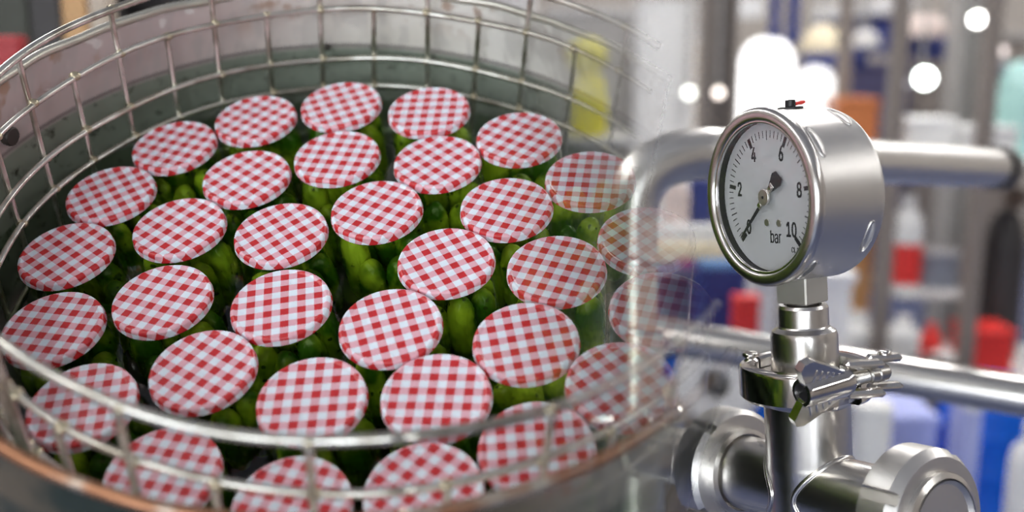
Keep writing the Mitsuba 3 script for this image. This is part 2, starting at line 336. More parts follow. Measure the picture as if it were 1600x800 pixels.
JARS = [  # x, y, z in the vat's frame, turn of the lid, how the jar is told apart
    (-0.0360, 0.2068, 0.0009, 23, 'topmost lid at the back'),
    (0.0497, 0.1889, 0.0118, 87, 'back lid just right of the topmost one'),
    (-0.1161, 0.1909, -0.0108, 55, 'back lid just left of the topmost one'),
    (-0.1852, 0.1536, -0.0219, 67, 'back lid second to the left of the topmost one'),
    (-0.0291, 0.1230, -0.0019, 78, 'lid directly in front of the topmost one'),
    (0.1346, 0.1379, 0.0211, 54, 'back lid under the yellow jug, nearest the basket wires'),
    (0.0624, 0.1070, 0.0099, 44, 'lid with diamond checks in front of the two back right lids'),
    (-0.1069, 0.0995, -0.0136, 51, 'second lid from the left in the third row from the back'),
    (-0.2251, 0.0856, -0.0303, 35, 'uppermost of three lids down the dark left wires'),
    (-0.1512, 0.0339, -0.0225, 54, 'lid right of the middle one along the dark left wires'),
    (0.0147, 0.0443, 0.0006, 59, 'lid at the centre of the back half, gherkins bright below'),
    (0.1241, 0.0389, 0.0153, 65, 'pale lid two behind the lid over the elbow-side glints'),
    (-0.0626, 0.0197, -0.0110, 39, 'lid with a black speck at the basket centre'),
    (0.1956, 0.0713, 0.0265, 81, 'fading lid with upright checks left of the pipe elbow'),
    (0.0768, -0.0240, 0.0061, 28, 'lid right of centre with a bluish glint'),
    (-0.2394, 0.0074, -0.0357, 52, 'middle one of three lids down the dark left wires'),
    (-0.1434, -0.0527, -0.0253, 68, 'lid right of the one cut by the left picture edge'),
    (-0.0481, -0.0649, -0.0128, 9, 'centre lid with nearly square-set checks'),
    (0.1635, -0.0399, 0.0172, 68, 'half faded lid left of the riser pipe clamp'),
    (-0.2215, -0.0785, -0.0371, 78, 'lid cut by the left picture edge'),
    (0.0389, -0.0932, -0.0022, 18, 'large lid right of the centre lid, crisp red checks'),
    (0.1393, -0.1151, 0.0106, 10, 'half faded lid with a blue glint beside the riser foot'),
    (-0.0941, -0.1288, -0.0219, 58, 'tilted-check lid behind the front left welded upright'),
    (-0.1742, -0.1570, -0.0341, 8, 'shaded lid crossed by the front top wire at left'),
    (-0.0101, -0.1611, -0.0119, 2, 'square-checked lid behind the middle of the front wire'),
    (0.0770, -0.1630, -0.0001, 86, 'square-checked lid behind the right part of the front wire'),
    (0.2358, -0.0095, 0.0285, 38, 'ghostly diamond-checked lid inside the elbow bend'),
    (0.2397, -0.0886, 0.0255, 72, 'ghostly lid over the riser pipe clamp'),
    (0.2047, -0.1594, 0.0176, 35, 'ghostly lid over the wide riser pipe foot'),
    (0.1456, -0.2112, 0.0072, 4, 'dim faded lid under the front wire near the riser'),
    (-0.1004, -0.2201, -0.0268, 76, 'dark front lid under the left welded upright'),
    (-0.0101, -0.2488, -0.0158, 73, 'dark front lid under the middle welded upright'),
    (0.0735, -0.2421, -0.0040, 53, 'dark front lid right of the middle welded upright'),
]
jrng = random.Random(3)
for n_, (x, y, z, turn, which) in enumerate(JARS):
    g = '_clear' if x > 0.105 else ''
    gh, lid, glass = variants[g]
    up = LIDM[:, 2] + np.array([jrng.uniform(-.005, .005), jrng.uniform(-.005, .005), 0])
    bx, by, bz = basis(up, LIDM[:, 0])
    J = VM @ frame((x, y, z), bx, by, bz)
    jar = thing('gherkin_jar', 'gherkin jar, ' + which, 'jar', 'jars with checked lids')
    part(jar, 'glass', glass, None, M=J)
    part(jar, 'lid', lid, None, M=J @ rotz(turn))
    phase = jrng.uniform(0, 360)
    for k in range(7 if x < 0.2 else 0):
        a = math.radians(phase + 360 / 7 * k + jrng.uniform(-2, 2))
        i = jrng.randrange(4)
        zc = -0.1095 + 0.030 + 0.003 * i + jrng.uniform(0.001, 0.022)
        P = J @ shift(0.0262 * math.cos(a), 0.0262 * math.sin(a), zc) @ np.array(T().rotate([math.cos(a), math.sin(a), 0], jrng.uniform(-4, 4)).matrix, float).reshape(4, 4) @ rotz(jrng.uniform(0, 360))
        o = thing('gherkin', 'green gherkin under the ' + which, 'gherkin', 'gherkins under the ' + which)
        scene[o] = {**gh[i], 'to_world': T(P)}

ZW = -0.062
scene['water_sheet_clear'] = {'type': 'blendbsdf', 'weight': proc(clear_fade), 'a': scene['water_sheet'], 'b': {'type': 'thindielectric', 'int_ior': 1.03, 'ext_ior': 1.0}}
water_poly = Point(0, 0).buffer(RV - 0.001, 48).intersection(sbox(-1, -1, 0.267, 1))
for x, y, z, _, _ in JARS:
    t = (ZW - z) / LIDM[2, 2]
    water_poly = water_poly.difference(Point(x + LIDM[0, 2] * t, y + LIDM[1, 2] * t).buffer(RL + 0.0022, 14))
for a in LONG + SHORT:
    water_poly = water_poly.difference(Point(BC[0] + (RB + 0.0045) * math.cos(math.radians(a)), BC[1] + (RB + 0.0045) * math.sin(math.radians(a))).buffer(0.0075, 6))
parts_ = [trimesh.creation.triangulate_polygon(g, engine='earcut') for g in getattr(water_poly, 'geoms', [water_poly])]
wm_ = merge(*[trimesh.Trimesh(np.c_[v, 0 * v[:, 0] + ZW], f, process=False) for v, f in parts_])
whole('water', wm_, 'water_sheet_clear', 'still dark green water standing around the jars in the vat', 'water', smooth=False, M=VM)

# ------------------------------------------------------------------ pipework with the gauge
RO = np.array((0.2476, 0.7974, 1.2475))
RZ = unit(np.array((0.2357, 0.8121, 1.4156)) - RO)
RX, RY, RZ = basis(RZ)
RIG = frame(RO, RX, RY, RZ)
AX = unit(np.array((0.2014, 0.8722, 1.2341)) - RO)           # run of the tee, away from the camera
def along(o, d, hint=(0, 0, 1)): return frame(o, *basis(d, hint))
tee = thing('pipe_tee', 'brushed steel pipe tee standing upright below the clamp of the gauge', 'pipe')
RT = 0.0345
RR = 0.0325
up_pipe = moved(lathe([(0, -0.075), (RT, -0.075), (RT, 0.018), (RT + 0.0004, 0.020), (RT + 0.0004, 0.026), (RT, 0.028), (RT, 0.074), (RT + 0.0045, 0.079), (0.0400, 0.0855), (0.0505, 0.0875), (0.0505, 0.0922), (0.0, 0.0922)], 64), RIG)
part(tee, 'branch', up_pipe, 'steel', 25)
part(tee, 'run', tube([RO + AX * t for t in np.linspace(-0.078, 0.086, 12)], RR, 64), 'steel', 25)
hx = unit(AX - RZ * (AX @ RZ)); e2 = np.cross(RZ, hx); e1 = np.cross(e2, AX); e1 = e1 if e1 @ RZ > 0 else -e1
for sg in (1, -1):      # weld seams where the run meets the branch
    sad = []
    for t in np.linspace(0, 2 * PI, 73)[:-1]:
        q = (sg * math.sqrt(RT ** 2 - (RR * math.sin(t)) ** 2) - RR * math.cos(t) * float(e1 @ hx)) / float(AX @ hx)
        sad.append(RO + RR * (math.cos(t) * e1 + math.sin(t) * e2) + AX * q)
    part(tee, 'weld_seam', tube(sad, 0.0026, 10, closed=True), 'steel', True)
def union_nut(sgn, label):
    o = RO + AX * (0.098 if sgn > 0 else -0.104)
    M = along(o, AX * sgn, RZ)
    k = thing('union_nut', label, 'nut', 'slotted union nuts')
    body = lathe([(0.036, -0.016), (0.050, -0.016), (0.0545, -0.012), (0.0545, 0.011), (0.049, 0.018), (0.036, 0.018), (0.036, -0.016)], 72)
    cut = [moved(rbox(0.012, 0.010, 0.05, 0.001), rotz(45 + 90 * q + 12) @ shift(0.0555, 0, 0)) for q in range(4)]
    part(k, 'ring', minus(body, *cut), 'steel_satin', 25, M)
    part(k, 'liner', lathe([(0.0345, -0.024), (0.0385, -0.0225), (0.0385, 0.022), (0.0345, 0.024)], 48), 'steel', 25, M)
    return M
union_nut(1, 'slotted steel union nut between the tee and the riser pipe')
Mn = union_nut(-1, 'slotted steel union nut at the lower right picture edge')
k = thing('end_cap', 'turned steel blind cap closing the tee at the lower right picture edge', 'cap')
part(k, 'disc', lathe([(0.0, 0.021), (0.030, 0.021), (0.033, 0.024), (0.033, 0.0), (0.0, 0.0)][::-1], 48), 'steel_satin', 25, Mn @ shift(0, 0, 0.0005))
# riser, elbow, horizontal pipe
A0, A1 = np.array((0.1364, 1.0880, 1.0129)), np.array((0.1372, 1.1661, 1.4147))
B0, B1 = np.array((0.2343, 1.1908, 1.4898)), np.array((0.7906, 1.6566, 1.4228))
corner = np.array((0.1360, 1.1711, 1.4930))
bend = [(1 - t) ** 2 * A1 + 2 * t * (1 - t) * corner + t * t * B0 for t in np.linspace(0, 1, 25)]
d1 = (A1 - A0); d2 = (B1 - B0)
path = [A0 + d1 * t for t in np.linspace(0.55, 1, 8)[:-1]] + bend + [B0 + d2 * t for t in np.linspace(0, 1, 12)[1:]]
riser = thing('elbow_pipe', 'thick steel riser pipe bending over and running behind the gauge', 'pipe')
part(riser, 'pipe', tube(path, 0.0305, 40), 'steel_pipe', 30)
RD = unit(A0 - A1)
foot = A0 + d1 * 0.02
fm = along(A0, -RD, (1, 0, 0))
LF = float(np.linalg.norm(d1))
part(riser, 'foot_sleeve', lathe([(0.0375, -0.2), (0.0375, LF * 0.685), (0.034, LF * 0.69), (0.030, LF * 0.69)], 40), 'steel_pipe', 25, fm)
def ferrule(h, r, t): return lathe(rounded(0.029, r, h - t / 2, h + t / 2, t * 0.3, 3), 40)
part(riser, 'flange', ferrule(LF * 0.695, 0.040, 0.006), 'steel', 25, fm)
part(riser, 'flange', ferrule(LF * 0.885, 0.050, 0.008), 'steel', 25, fm)
part(riser, 'flange', ferrule(LF * 0.40, 0.049, 0.020), 'steel', 25, fm)
part(riser, 'side_outlet', tube([RO + AX * 0.124, np.array((0.1383, 1.1019, 1.1633))], 0.0285, 36), 'steel', 25)
part(riser, 'outlet_weld', tube([np.array((0.1484, 1.0588, 1.1774)), np.array((0.1447, 1.0732, 1.1728))], 0.033, 36), 'steel_satin', 25)
part(riser, 'pipe_end', lathe([(0.0, 0.0), (0.033, 0.0), (0.035, 0.006), (0.035, 0.03), (0.0305, 0.034)], 36), 'dark_metal', 25, along(B1 + unit(d2) * 0.012, -d2))
# clamp bolts low on the riser
for px_ in ((0.1666, 1.0654, 1.2111), (0.0945, 1.0654, 1.2111)):
    part(riser, 'bolt', cyl(0.013, -0.02, 0.02, 0.005, 12), 'steel_polished', 25, along(np.array(px_), RX))

# tri-clamp
clamp = thing('pipe_clamp', 'polished steel hinged pipe clamp with a wing nut around the joint under the gauge', 'clamp')
prof = [(0.0415, 0.0800), (0.0505, 0.0800), (0.0535, 0.0830), (0.0535, 0.1045), (0.0522, 0.1072), (0.0495, 0.1085), (0.0430, 0.1085), (0.0405, 0.1065), (0.0405, 0.0995), (0.0512, 0.0995), (0.0512, 0.0850), (0.0415, 0.0835), (0.0415, 0.0800)]
part(clamp, 'half_ring', lathe(prof, 50, -55, 138), 'steel_polished', 30, RIG)
part(clamp, 'half_ring', lathe(prof, 50, 142, 281), 'steel_polished', 30, RIG)
part(clamp, 'hinge_pin', cyl(0.0068, 0.1080, 0.1125, 0.0018, 20), 'steel_polished', 30, RIG @ shift(0.049 * math.cos(math.radians(140)), 0.049 * math.sin(math.radians(140)), 0))
bt = unit((0.92, 0.39, 0.06)); bo = np.array([0.0235, -0.0600, 0.1065])
BM = RIG @ frame(bo, *basis(bt, (0, 0, 1)))       # local x up, z along the bolt
def prong(x0, y0, x1, y1, z, w, lab='lug'):
    p = np.array([x0, y0]); q = np.array([x1, y1]); d = unit(np.append(q - p, 0)); L = float(np.linalg.norm(q - p))
    m = rbox(L, w, 0.0058, 0.0022, (L / 2, 0, 0))
    part(clamp, lab, m, 'steel_polished', 30, RIG @ frame((x0, y0, z), d, np.cross((0, 0, 1), d), (0, 0, 1)))
for z in (0.1175, 0.0950):
    prong(0.013, -0.0605, 0.042, -0.0625, z, 0.0125)
    prong(0.034, -0.0495, 0.0600, -0.0500, z + 0.001, 0.0115)
part(clamp, 'rivet', cyl(0.0052, 0.118, 0.1245, 0.0025, 16), 'steel_polished', 30, RIG @ shift(0.0475, -0.0495, 0))
nut = lathe([(0.0, 0.004), (0.0070, 0.004), (0.0076, -0.001), (0.0104, -0.0008), (0.0111, 0.002), (0.0114, 0.036), (0.0095, 0.043), (0.0, 0.0455)][::-1], 32)
wn = part(clamp, 'wing_nut', nut, 'steel_polished', 30, BM @ shift(0, 0, -0.053))
part(wn, 'bore', cyl(0.0073, 0, 0.002, 0.0004, 20), 'black', 30, BM @ shift(0, 0, -0.0525))
for sg in (1, -1):
    wing = trimesh.creation.extrude_polygon(Polygon([(0.006, 0.000), (0.021, -0.007), (0.0265, -0.004), (0.0275, 0.003), (0.024, 0.011), (0.012, 0.034), (0.006, 0.036)]), 0.0075, engine='earcut')
    wing.apply_translation((0, 0, -0.00375))
    wm = BM @ shift(0, 0, -0.053) @ rotz(18) @ np.diag([sg, 1, 1, 1.0]) @ frame((0, 0, 0), (1, 0, 0), (0, 0, 1), (0, -1, 0))
    w2 = moved(wing, wm); w2.fix_normals()
    kw = part(wn, 'wing', w2, 'steel_polished', 20)
    bumps = []
    for q in range(5):
        s0, s1 = (0.0195 - 0.002 * q, 0.004 + 0.0055 * q), (0.008, 0.001 + 0.0062 * q)
        bumps.append(tube([moved(trimesh.Trimesh([(s0[0], s0[1] + 0.004, 0.0037)], [[0, 0, 0]], process=False), wm).vertices[0], moved(trimesh.Trimesh([(s1[0], s1[1] + 0.004, 0.0037)], [[0, 0, 0]], process=False), wm).vertices[0]], 0.0012, 8))
        bumps.append(tube([moved(trimesh.Trimesh([(s0[0], s0[1] + 0.004, -0.0037)], [[0, 0, 0]], process=False), wm).vertices[0], moved(trimesh.Trimesh([(s1[0], s1[1] + 0.004, -0.0037)], [[0, 0, 0]], process=False), wm).vertices[0]], 0.0012, 8))
    part(wn, 'grip_ridges', merge(*bumps), 'steel_polished', True)
th = [(0.0, -0.010)]
for q in range(11): th += [(0.0046, -0.0095 + q * 0.0016), (0.0054, -0.0088 + q * 0.0016)]
th += [(0.0048, 0.009), (0.0062, 0.010), (0.0066, 0.016), (0.0072, 0.017), (0.0072, 0.025), (0.006, 0.027), (0.0, 0.027)]
part(clamp, 'threaded_bolt', lathe(th[::-1] if False else th, 24), 'steel_cast', 25, BM)

# gauge
gauge = thing('pressure_gauge', 'round stainless pressure gauge with a white dial on the clamp fitting', 'gauge')
part(gauge, 'socket_sleeve', lathe([(0.0, 0.0925), (0.046, 0.0925), (0.047, 0.0945), (0.046, 0.0985), (0.0285, 0.0995), (0.0285, 0.1005), (0.0268, 0.102), (0.0268, 0.130), (0.0255, 0.1345), (0.0210, 0.1375), (0.0202, 0.1390), (0.0202, 0.1535), (0.0190, 0.1560), (0.0150, 0.1560), (0.0150, 0.152), (0.0, 0.152)], 56), 'steel', 22, RIG)
part(gauge, 'neck', cyl(0.0125, 0.150, 0.160, 0.001, 28), 'dark_metal', 25, RIG)
part(gauge, 'square_stem', rbox(0.0295, 0.0295, 0.034, 0.0012), 'nickel', 20, RIG @ rotz(37) @ shift(0, 0, 0.1745))
ga = unit((0.917, 0.399 * math.cos(PITCH), -0.399 * math.sin(PITCH)))      # front to back
ga = unit(ga - RZ * (ga @ RZ) * 0.9)
gu = unit(RZ - ga * (RZ @ ga)); gr = np.cross(ga, gu)                      # up, right as read on the dial
GC = (RIG @ np.array([0.001, 0, 0.2455, 1]))[:3] - ga * 0.042
GM = frame(GC, gr, gu, -ga)                                                 # local z points out of the dial
R0 = 0.0685
case = lathe([(0, -0.071), (0.058, -0.071), (0.064, -0.0700), (R0 - 0.0012, -0.0675), (R0, -0.064), (R0, -0.008), (0.060, -0.008), (0.060, -0.0132), (0.0, -0.0132)], 96)
cuts = []
for phi, t in ((52, 0.016), (146, 0.016), (28, 0.057), (119, 0.057), (232, 0.016), (326, 0.016), (208, 0.057), (299, 0.057)):
    a = math.radians(phi); arc = np.linspace(a - 0.17, a + 0.17, 10)
    cuts.append(tube([((R0 + 0.001) * math.sin(q), (R0 + 0.001) * math.cos(q), -t) for q in arc], 0.0030, 10))
part(gauge, 'case', minus(case, *cuts), 'steel_satin', 25, GM)
for phi, t in ((52, 0.016), (146, 0.016), (28, 0.057), (119, 0.057), (232, 0.016), (326, 0.016), (208, 0.057), (299, 0.057)):
    a = math.radians(phi)
    lip = [((R0 + 0.0002) * math.sin(a + 0.205 * math.cos(q)), (R0 + 0.0002) * math.cos(a + 0.205 * math.cos(q)), -t + 0.0038 * math.sin(q)) for q in np.linspace(0, 2 * PI, 33)[:-1]]
    part(gauge, 'slot_lip', tube(lip, 0.0008, 8, closed=True), 'steel_satin', True, GM)
bez = rounded(0.0600, 0.0708, -0.011, 0.0, 0.0046, 6)
part(gauge, 'bezel', lathe(bez, 96), 'steel', 40, GM)
part(gauge, 'bezel_lip', lathe(rounded(0.0585, 0.0620, -0.006, -0.0025, 0.0012, 3), 96), 'steel_polished', 40, GM)
part(gauge, 'seal', lathe([(0.0590, -0.004), (0.0597, -0.008), (0.0597, -0.0125)], 96), 'black', 40, GM)
dial = part(gauge, 'dial', lathe([(0, -0.0130), (0.0592, -0.0130), (0.0592, -0.0120), (0, -0.0120)], 96), 'dial_white', 20, GM)
DZ = -0.0119
def dang(v): return math.radians(225 - 27.0 * v)
tick_lib = {}
for q in range(51):
    v = q * 0.2; a = dang(v)
    major = q % 10 == 0; mid = q % 5 == 0
    L, w = (0.0085, 0.0034) if major else ((0.0075, 0.0010) if mid else (0.0058, 0.0008))
    ro = 0.0525 if not major else 0.0520
    key = (L, w)
    if key not in tick_lib: tick_lib[key] = mikit.ply(rbox(L, w, 0.0003, 0.0001), 'ink')
    part(dial, 'tick', tick_lib[key], None, M=GM @ shift((ro - L / 2) * math.cos(a), (ro - L / 2) * math.sin(a), DZ) @ rotz(math.degrees(a)))
def text(s, x, y, h, sx=0.66, bold=False, name='lettering'):
    m = meshkit.text_mesh(s, h, 0.0003, bold)
    b = m.bounds; m.apply_translation((-(b[0][0] + b[1][0]) / 2, -(b[0][1] + b[1][1]) / 2, 0)); m.apply_scale((sx, 1, 1))
    part(dial, name, m, 'ink', False, GM @ shift(x, y, DZ))
for v in (0, 2, 4, 6, 8, 10):
    a = dang(v); r = 0.0380
    text(str(v), r * math.cos(a), r * math.sin(a) + (0.002 if v in (0, 10) else 0), 0.0112, 0.66, True, 'numeral')
text('bar', 0.0075, -0.0315, 0.0100, 0.66)
text('CL 1.0', 0.0325, -0.0405, 0.0040, 0.75)
for sx in (-0.003, 0.012):
    part(dial, 'screw', cyl(0.0030, 0, 0.0006, 0.0003, 16), 'steel_satin', 25, GM @ shift(sx, -0.0205, DZ))
a = dang(0.0)
PM = GM @ shift(0, 0, -0.0092) @ rotz(math.degrees(a))
pp = Polygon([(-0.006, 0.0018), (0.046, 0.0009), (0.049, 0.0), (0.046, -0.0009), (-0.006, -0.0018)])
pt = part(gauge, 'pointer', trimesh.creation.extrude_polygon(pp, 0.0006, engine='earcut'), 'ink', False, PM)
part(pt, 'counterweight', trimesh.creation.extrude_polygon(Polygon([(-0.006, 0.0018), (-0.020, 0.0068), (-0.0245, 0.0045), (-0.0245, -0.0045), (-0.020, -0.0068), (-0.006, -0.0018)]), 0.0006, engine='earcut'), 'ink', False, PM)
part(pt, 'tail_bar', rbox(0.026, 0.0056, 0.0010, 0.0004, (-0.001, 0, 0.0011)), 'steel_satin', 20, PM)
part(pt, 'hub', cyl(0.0066, 0.0006, 0.0030, 0.0008, 28), 'steel_satin', 25, PM)
part(pt, 'hub_pin', cyl(0.0013, 0.0028, 0.0034, 0.0003, 12), 'ink', 25, PM)
for sx in (-0.011, 0.009): part(pt, 'hub_screw', cyl(0.0022, 0.0012, 0.0024, 0.0006, 16), 'steel_polished', 25, PM @ shift(sx, 0, 0))
part(gauge, 'pane', lathe([(0, -0.0045), (0.0598, -0.0045)], 64), 'gauge_glass', False, GM, label='clear glass pane over the dial')
vp = GM @ frame((0, R0 - 0.0008, -0.036), (1, 0, 0), (0, 0, -1), (0, 1, 0))
vent = part(gauge, 'vent_plug', merge(cyl(0.0100, 0, 0.0022, 0.0008, 28), cyl(0.0040, 0.002, 0.0078, 0.0008, 20)), 'black', 30, vp, label='black rubber vent plug')
rl = np.linalg.inv(VM)
part(vent, 'lever', tube([(vp @ np.array([-0.15 * x, x, 0.0040 + 0.12 * x, 1]))[:3] for x in np.linspace(0.003, 0.0165, 6)], [0.0014, 0.0016, 0.0013, 0.0017, 0.0016, 0.0008], 10), 'red_plastic', True, label='small red lever on the vent plug')

# ------------------------------------------------------------------ the hall behind: rail, racks, goods, lamps (all out of focus)
COLORS = dict(white=(0.80, 0.80, 0.79), cream=(0.80, 0.70, 0.50), navy=(0.025, 0.04, 0.20), blue=(0.0, 0.14, 0.75), skyblue=(0.18, 0.38, 0.72), lavender=(0.40, 0.44, 0.76), red=(0.75, 0.035, 0.03), darkred=(0.40, 0.02, 0.025),
              orange=(0.55, 0.18, 0.06), carton=(0.62, 0.36, 0.15), beige=(0.55, 0.46, 0.36), dark=(0.035, 0.032, 0.032), brown=(0.12, 0.085, 0.06), grey=(0.36, 0.35, 0.34), taupe=(0.22, 0.19, 0.17),
              steelgrey=(0.20, 0.22, 0.27), palegrey=(0.58, 0.57, 0.57), pinkish=(0.70, 0.58, 0.54), yellow=(0.80, 0.72, 0.02), magenta=(0.60, 0.08, 0.28), teal=(0.36, 0.60, 0.57), olive=(0.045, 0.05, 0.035), slate=(0.07, 0.065, 0.14))
for k_, c_ in COLORS.items(): plain(k_, c_, 0.45)
def bolt_row(parent, w, h, yd, M):
    for sx in (-1, 1): part(parent, 'bracket', rbox(0.03, 0.03, 0.03, 0.004), 'paint_grey', 20, M @ shift(sx * (w / 2 - 0.02), -yd / 2, h / 2 - 0.02))
def carton(name, label, cat, c, w, h, col, yd=None, lid=None, floor=False, group=None):
    """box with an overlapping lid or panel; floor: carried down to the floor on the same footprint"""
    yd = yd or w
    k = thing(name, label, cat, group)
    z1 = c[2] + h / 2; z0 = 0.001 if floor else c[2] - h / 2
    H = z1 - z0
    part(k, 'body', rbox(w, yd, H, min(w, H) * 0.06), 'paint_' + col, 20, shift(c[0], c[1] + yd / 2, (z0 + z1) / 2))
    part(k, 'lid', rbox(w * 1.05, yd * 1.05, min(0.12 * h, 0.04), 0.004), 'paint_' + (lid or col), 20, shift(c[0], c[1] + yd / 2, z1))
    return k
def bottle(name, label, cat, c, w, h, col, cap='white', band=None, group=None):
    k = thing(name, label, cat, group); r = w / 2
    M = shift(c[0], c[1], c[2] - h / 2)
    part(k, 'body', lathe([(0, 0), (r * .9, 0), (r, h * .04), (r, h * .66), (r * .86, h * .78), (r * .42, h * .87), (r * .4, h * .92), (0, h * .92)], 24), 'paint_' + col, 50, M)
    part(k, 'cap', cyl(r * .46, h * .90, h, h * .02, 20), 'paint_' + cap, 30, M)
    if band: part(k, 'label', lathe([(r * 1.01, h * .08), (r * 1.01, h * .50)], 24), 'paint_' + band, True, M, label=band + ' wrapped label')
    return k
def drum(name, label, c, w, h, col, lid='white', floor=True):
    k = thing(name, label, 'drum'); r = w / 2
    z1 = c[2] + h / 2; z0 = 0.001 if floor else c[2] - h / 2; H = z1 - z0
    prof = [(0, 0), (r * .95, 0)]
    for q in range(1, 4): prof += [(r * .95, H * q / 4 - .02), (r, H * q / 4), (r * .95, H * q / 4 + .02)]
    prof += [(r * .95, H * .97), (r * .86, H), (0, H)]
    M = shift(c[0], c[1] + r, z0)
    part(k, 'body', lathe(prof, 36), 'paint_' + col, 25, M)
    part(k, 'lid', cyl(r * .98, H - .02, H + .012, .006, 36), 'paint_' + lid, 30, M)
    return k
def column(name, label, c, w, h, col, yd=None):
    k = thing(name, label, 'column'); yd = yd or w * 1.2
    f = w * .18
    M = shift(c[0], c[1] + yd / 2, 0)
    part(k, 'web', rbox(w - f, f, ZC - 0.002, .002), 'paint_' + col, 20, M @ shift(0, 0, ZC / 2))
    for s in (-1, 1): part(k, 'flange', rbox(f, yd, ZC - 0.002, .003), 'paint_' + col, 20, M @ shift(s * (w / 2 - f / 2), 0, ZC / 2))
    part(k, 'base_plate', rbox(w * 1.7, yd * 1.7, .02, .004), 'paint_' + col, 20, M @ shift(0, 0, .011))
    return k
def glow(key, c, power):
    scene[key] = principled((0.8, 0.8, 0.8), 0.5)
    return {'type': 'area', 'radiance': rgb(c[0] * power, c[1] * power, c[2] * power)}
def spot(label, c, r, tint, power, holder_up=True):
    k = thing('spot_lamp', label, 'lamp', 'small bright lamps in the hall')
    M = shift(*c) @ frame((0, 0, 0), *basis((0 - c[0], 0 - c[1], 1.6 - c[2]), (1, 0, 0)))
    part(k, 'bulb', moved(lathe([(0, r * .55), (r * .5, r * .42), (r * .85, r * .15), (r, 0)][::-1], 24), M), 'lamp_case', True, emitter={'type': 'area', 'radiance': rgb(*(t * power for t in tint))})
    part(k, 'shade', lathe([(r * 1.04, .004), (r * 1.04, -.01), (r * .7, -r * 1.4), (0, -r * 1.6)], 24), 'paint_grey', 40, M)
    part(k, 'hanger', tube([(c[0], c[1] + r, c[2]), (c[0], c[1] + r * 1.2, ZC - .001)], 0.008, 8), 'paint_grey', True)
    return k
def pendant(label, c, w, h, col):
    k = thing('pendant_lamp', label, 'lamp', 'wide lamp shades hanging in the hall'); r = w / 2
    M = shift(*c)
    part(k, 'shade', lathe([(r * .2, h * .5), (r * .5, h * .42), (r * .85, h * .1), (r, -h * .35), (r * .97, -h * .5), (r * .8, -h * .2), (r * .2, h * .3)][::-1], 36), 'paint_' + col, 40, M)
    part(k, 'rod', tube([(c[0], c[1], c[2] + h * .3), (c[0], c[1], ZC - .001)], .01, 8), 'paint_grey', True)
    return k
def beam(name, label, c, w, h, col, yd=None, tilt=0, hang=True):
    k = thing(name, label, 'beam'); yd = yd or h * 1.5
    M = shift(*c) @ np.array(T().rotate([0, 1, 0], tilt).matrix, float).reshape(4, 4)
    part(k, 'bar', rbox(w, yd, h, h * .1), 'paint_' + col, 20, M)
    for s in (-1, 1):
        if hang: part(k, 'hanger', tube([(c[0] + s * w * .42, c[1], c[2]), (c[0] + s * w * .42, c[1], ZC - .001)], .009, 8), 'paint_grey', True)
        else: part(k, 'post', rbox(.05, .05, c[2] - h * .45, .004), 'paint_grey', 20, shift(c[0] + s * w * .47, c[1], (c[2] - h * .45) / 2))
    return k

# slanting steel rail between the gauge and the hall
RA, RBp = np.array((0.0463, 1.7957, 1.1426)), np.array((0.8156, 1.3826, 1.1134))
rail = thing('rail', 'long round steel rail slanting across behind the clamp', 'rail')
part(rail, 'tube', tube([RA + (RBp - RA) * t for t in np.linspace(0, 1, 12)], 0.030, 36), 'steel', 25)
for t in (0.02, 0.985):
    q = RA + (RBp - RA) * t
    part(rail, 'post', tube([(q[0], q[1], 0.001), (q[0], q[1], q[2])], 0.02, 16), 'steel_satin', 25)

# rack with goods on the far right
def board(c, w, h, yd, col='palegrey'): part(rack, 'shelf_board', rbox(w, yd, h, .003), 'paint_' + col, 20, shift(*c))
rack = thing('steel_rack', 'grey steel rack holding bottles, boxes and sacks at the far right', 'rack')
for cx, dy in (((1.5569, 4.2014, 0.7833), 0), ((1.9287, 4.2014, 0.7833), 0), ((2.3005, 4.2014, 0.7833), 0), ((1.5625, 4.9081, 0.6460), 0), ((2.6875, 4.9081, 0.6460), 0)):
    part(rack, 'upright', rbox(.062, .05, 2.3, .004), 'paint_taupe', 20, shift(cx[0], cx[1], 1.15))
LOW = (1.9406, 4.4189, 0.2256); MID = (1.8457, 4.4870, 0.5755); TOP = (1.9550, 4.5994, 1.1541)
board((LOW[0], LOW[1] + .1, LOW[2] - .012), 1.15, .02, .62)
board((MID[0] + .02, MID[1] + .1, MID[2] - .012), 0.33, .02, .40)
board((TOP[0], TOP[1] + .1, TOP[2] - .012), 1.10, .02, .62)
def on(c, z, h): return (c[0], c[1], z + h / 2)
def stand(fn, name, label, cat, spec, z, *a, **k):
    c, w, h = spec
    return fn(name, label, cat, on(c, z, h), w, h, *a, **k)
stand(bottle, 'canister', 'white canister on the low rack board beside the gauge stem', 'canister', ((1.519, 4.349, 0.391), 0.180, 0.276), LOW[2], 'white')
stand(bottle, 'canister', 'white canister on the low rack board next to the red jug', 'canister', ((1.716, 4.348, 0.385), 0.146, 0.264), LOW[2], 'white')
stand(bottle, 'jug', 'red jug on the low rack board between white canister and white bundle', 'jug', ((1.860, 4.392, 0.347), 0.091, 0.216), LOW[2], 'red', 'red')
stand(carton, 'folded_bundle', 'white folded bundle on the low rack board before the red bin', 'bundle', ((1.892, 4.236, 0.334), 0.110, 0.099), LOW[2], 'white')
stand(carton, 'bin', 'red bin on the low rack board below the dark rounded housing', 'bin', ((2.086, 4.294, 0.367), 0.200, 0.197), LOW[2], 'red')
stand(carton, 'tall_carton', 'tall brown carton standing on the low rack board behind the gauge', 'carton', ((1.594, 4.645, 0.600), 0.148, 0.855), LOW[2], 'carton')
stand(bottle, 'bottle', 'white bottle with red label standing on the middle rack board', 'bottle', ((1.752, 4.479, 0.799), 0.136, 0.432), MID[2], 'white', 'white', 'red')
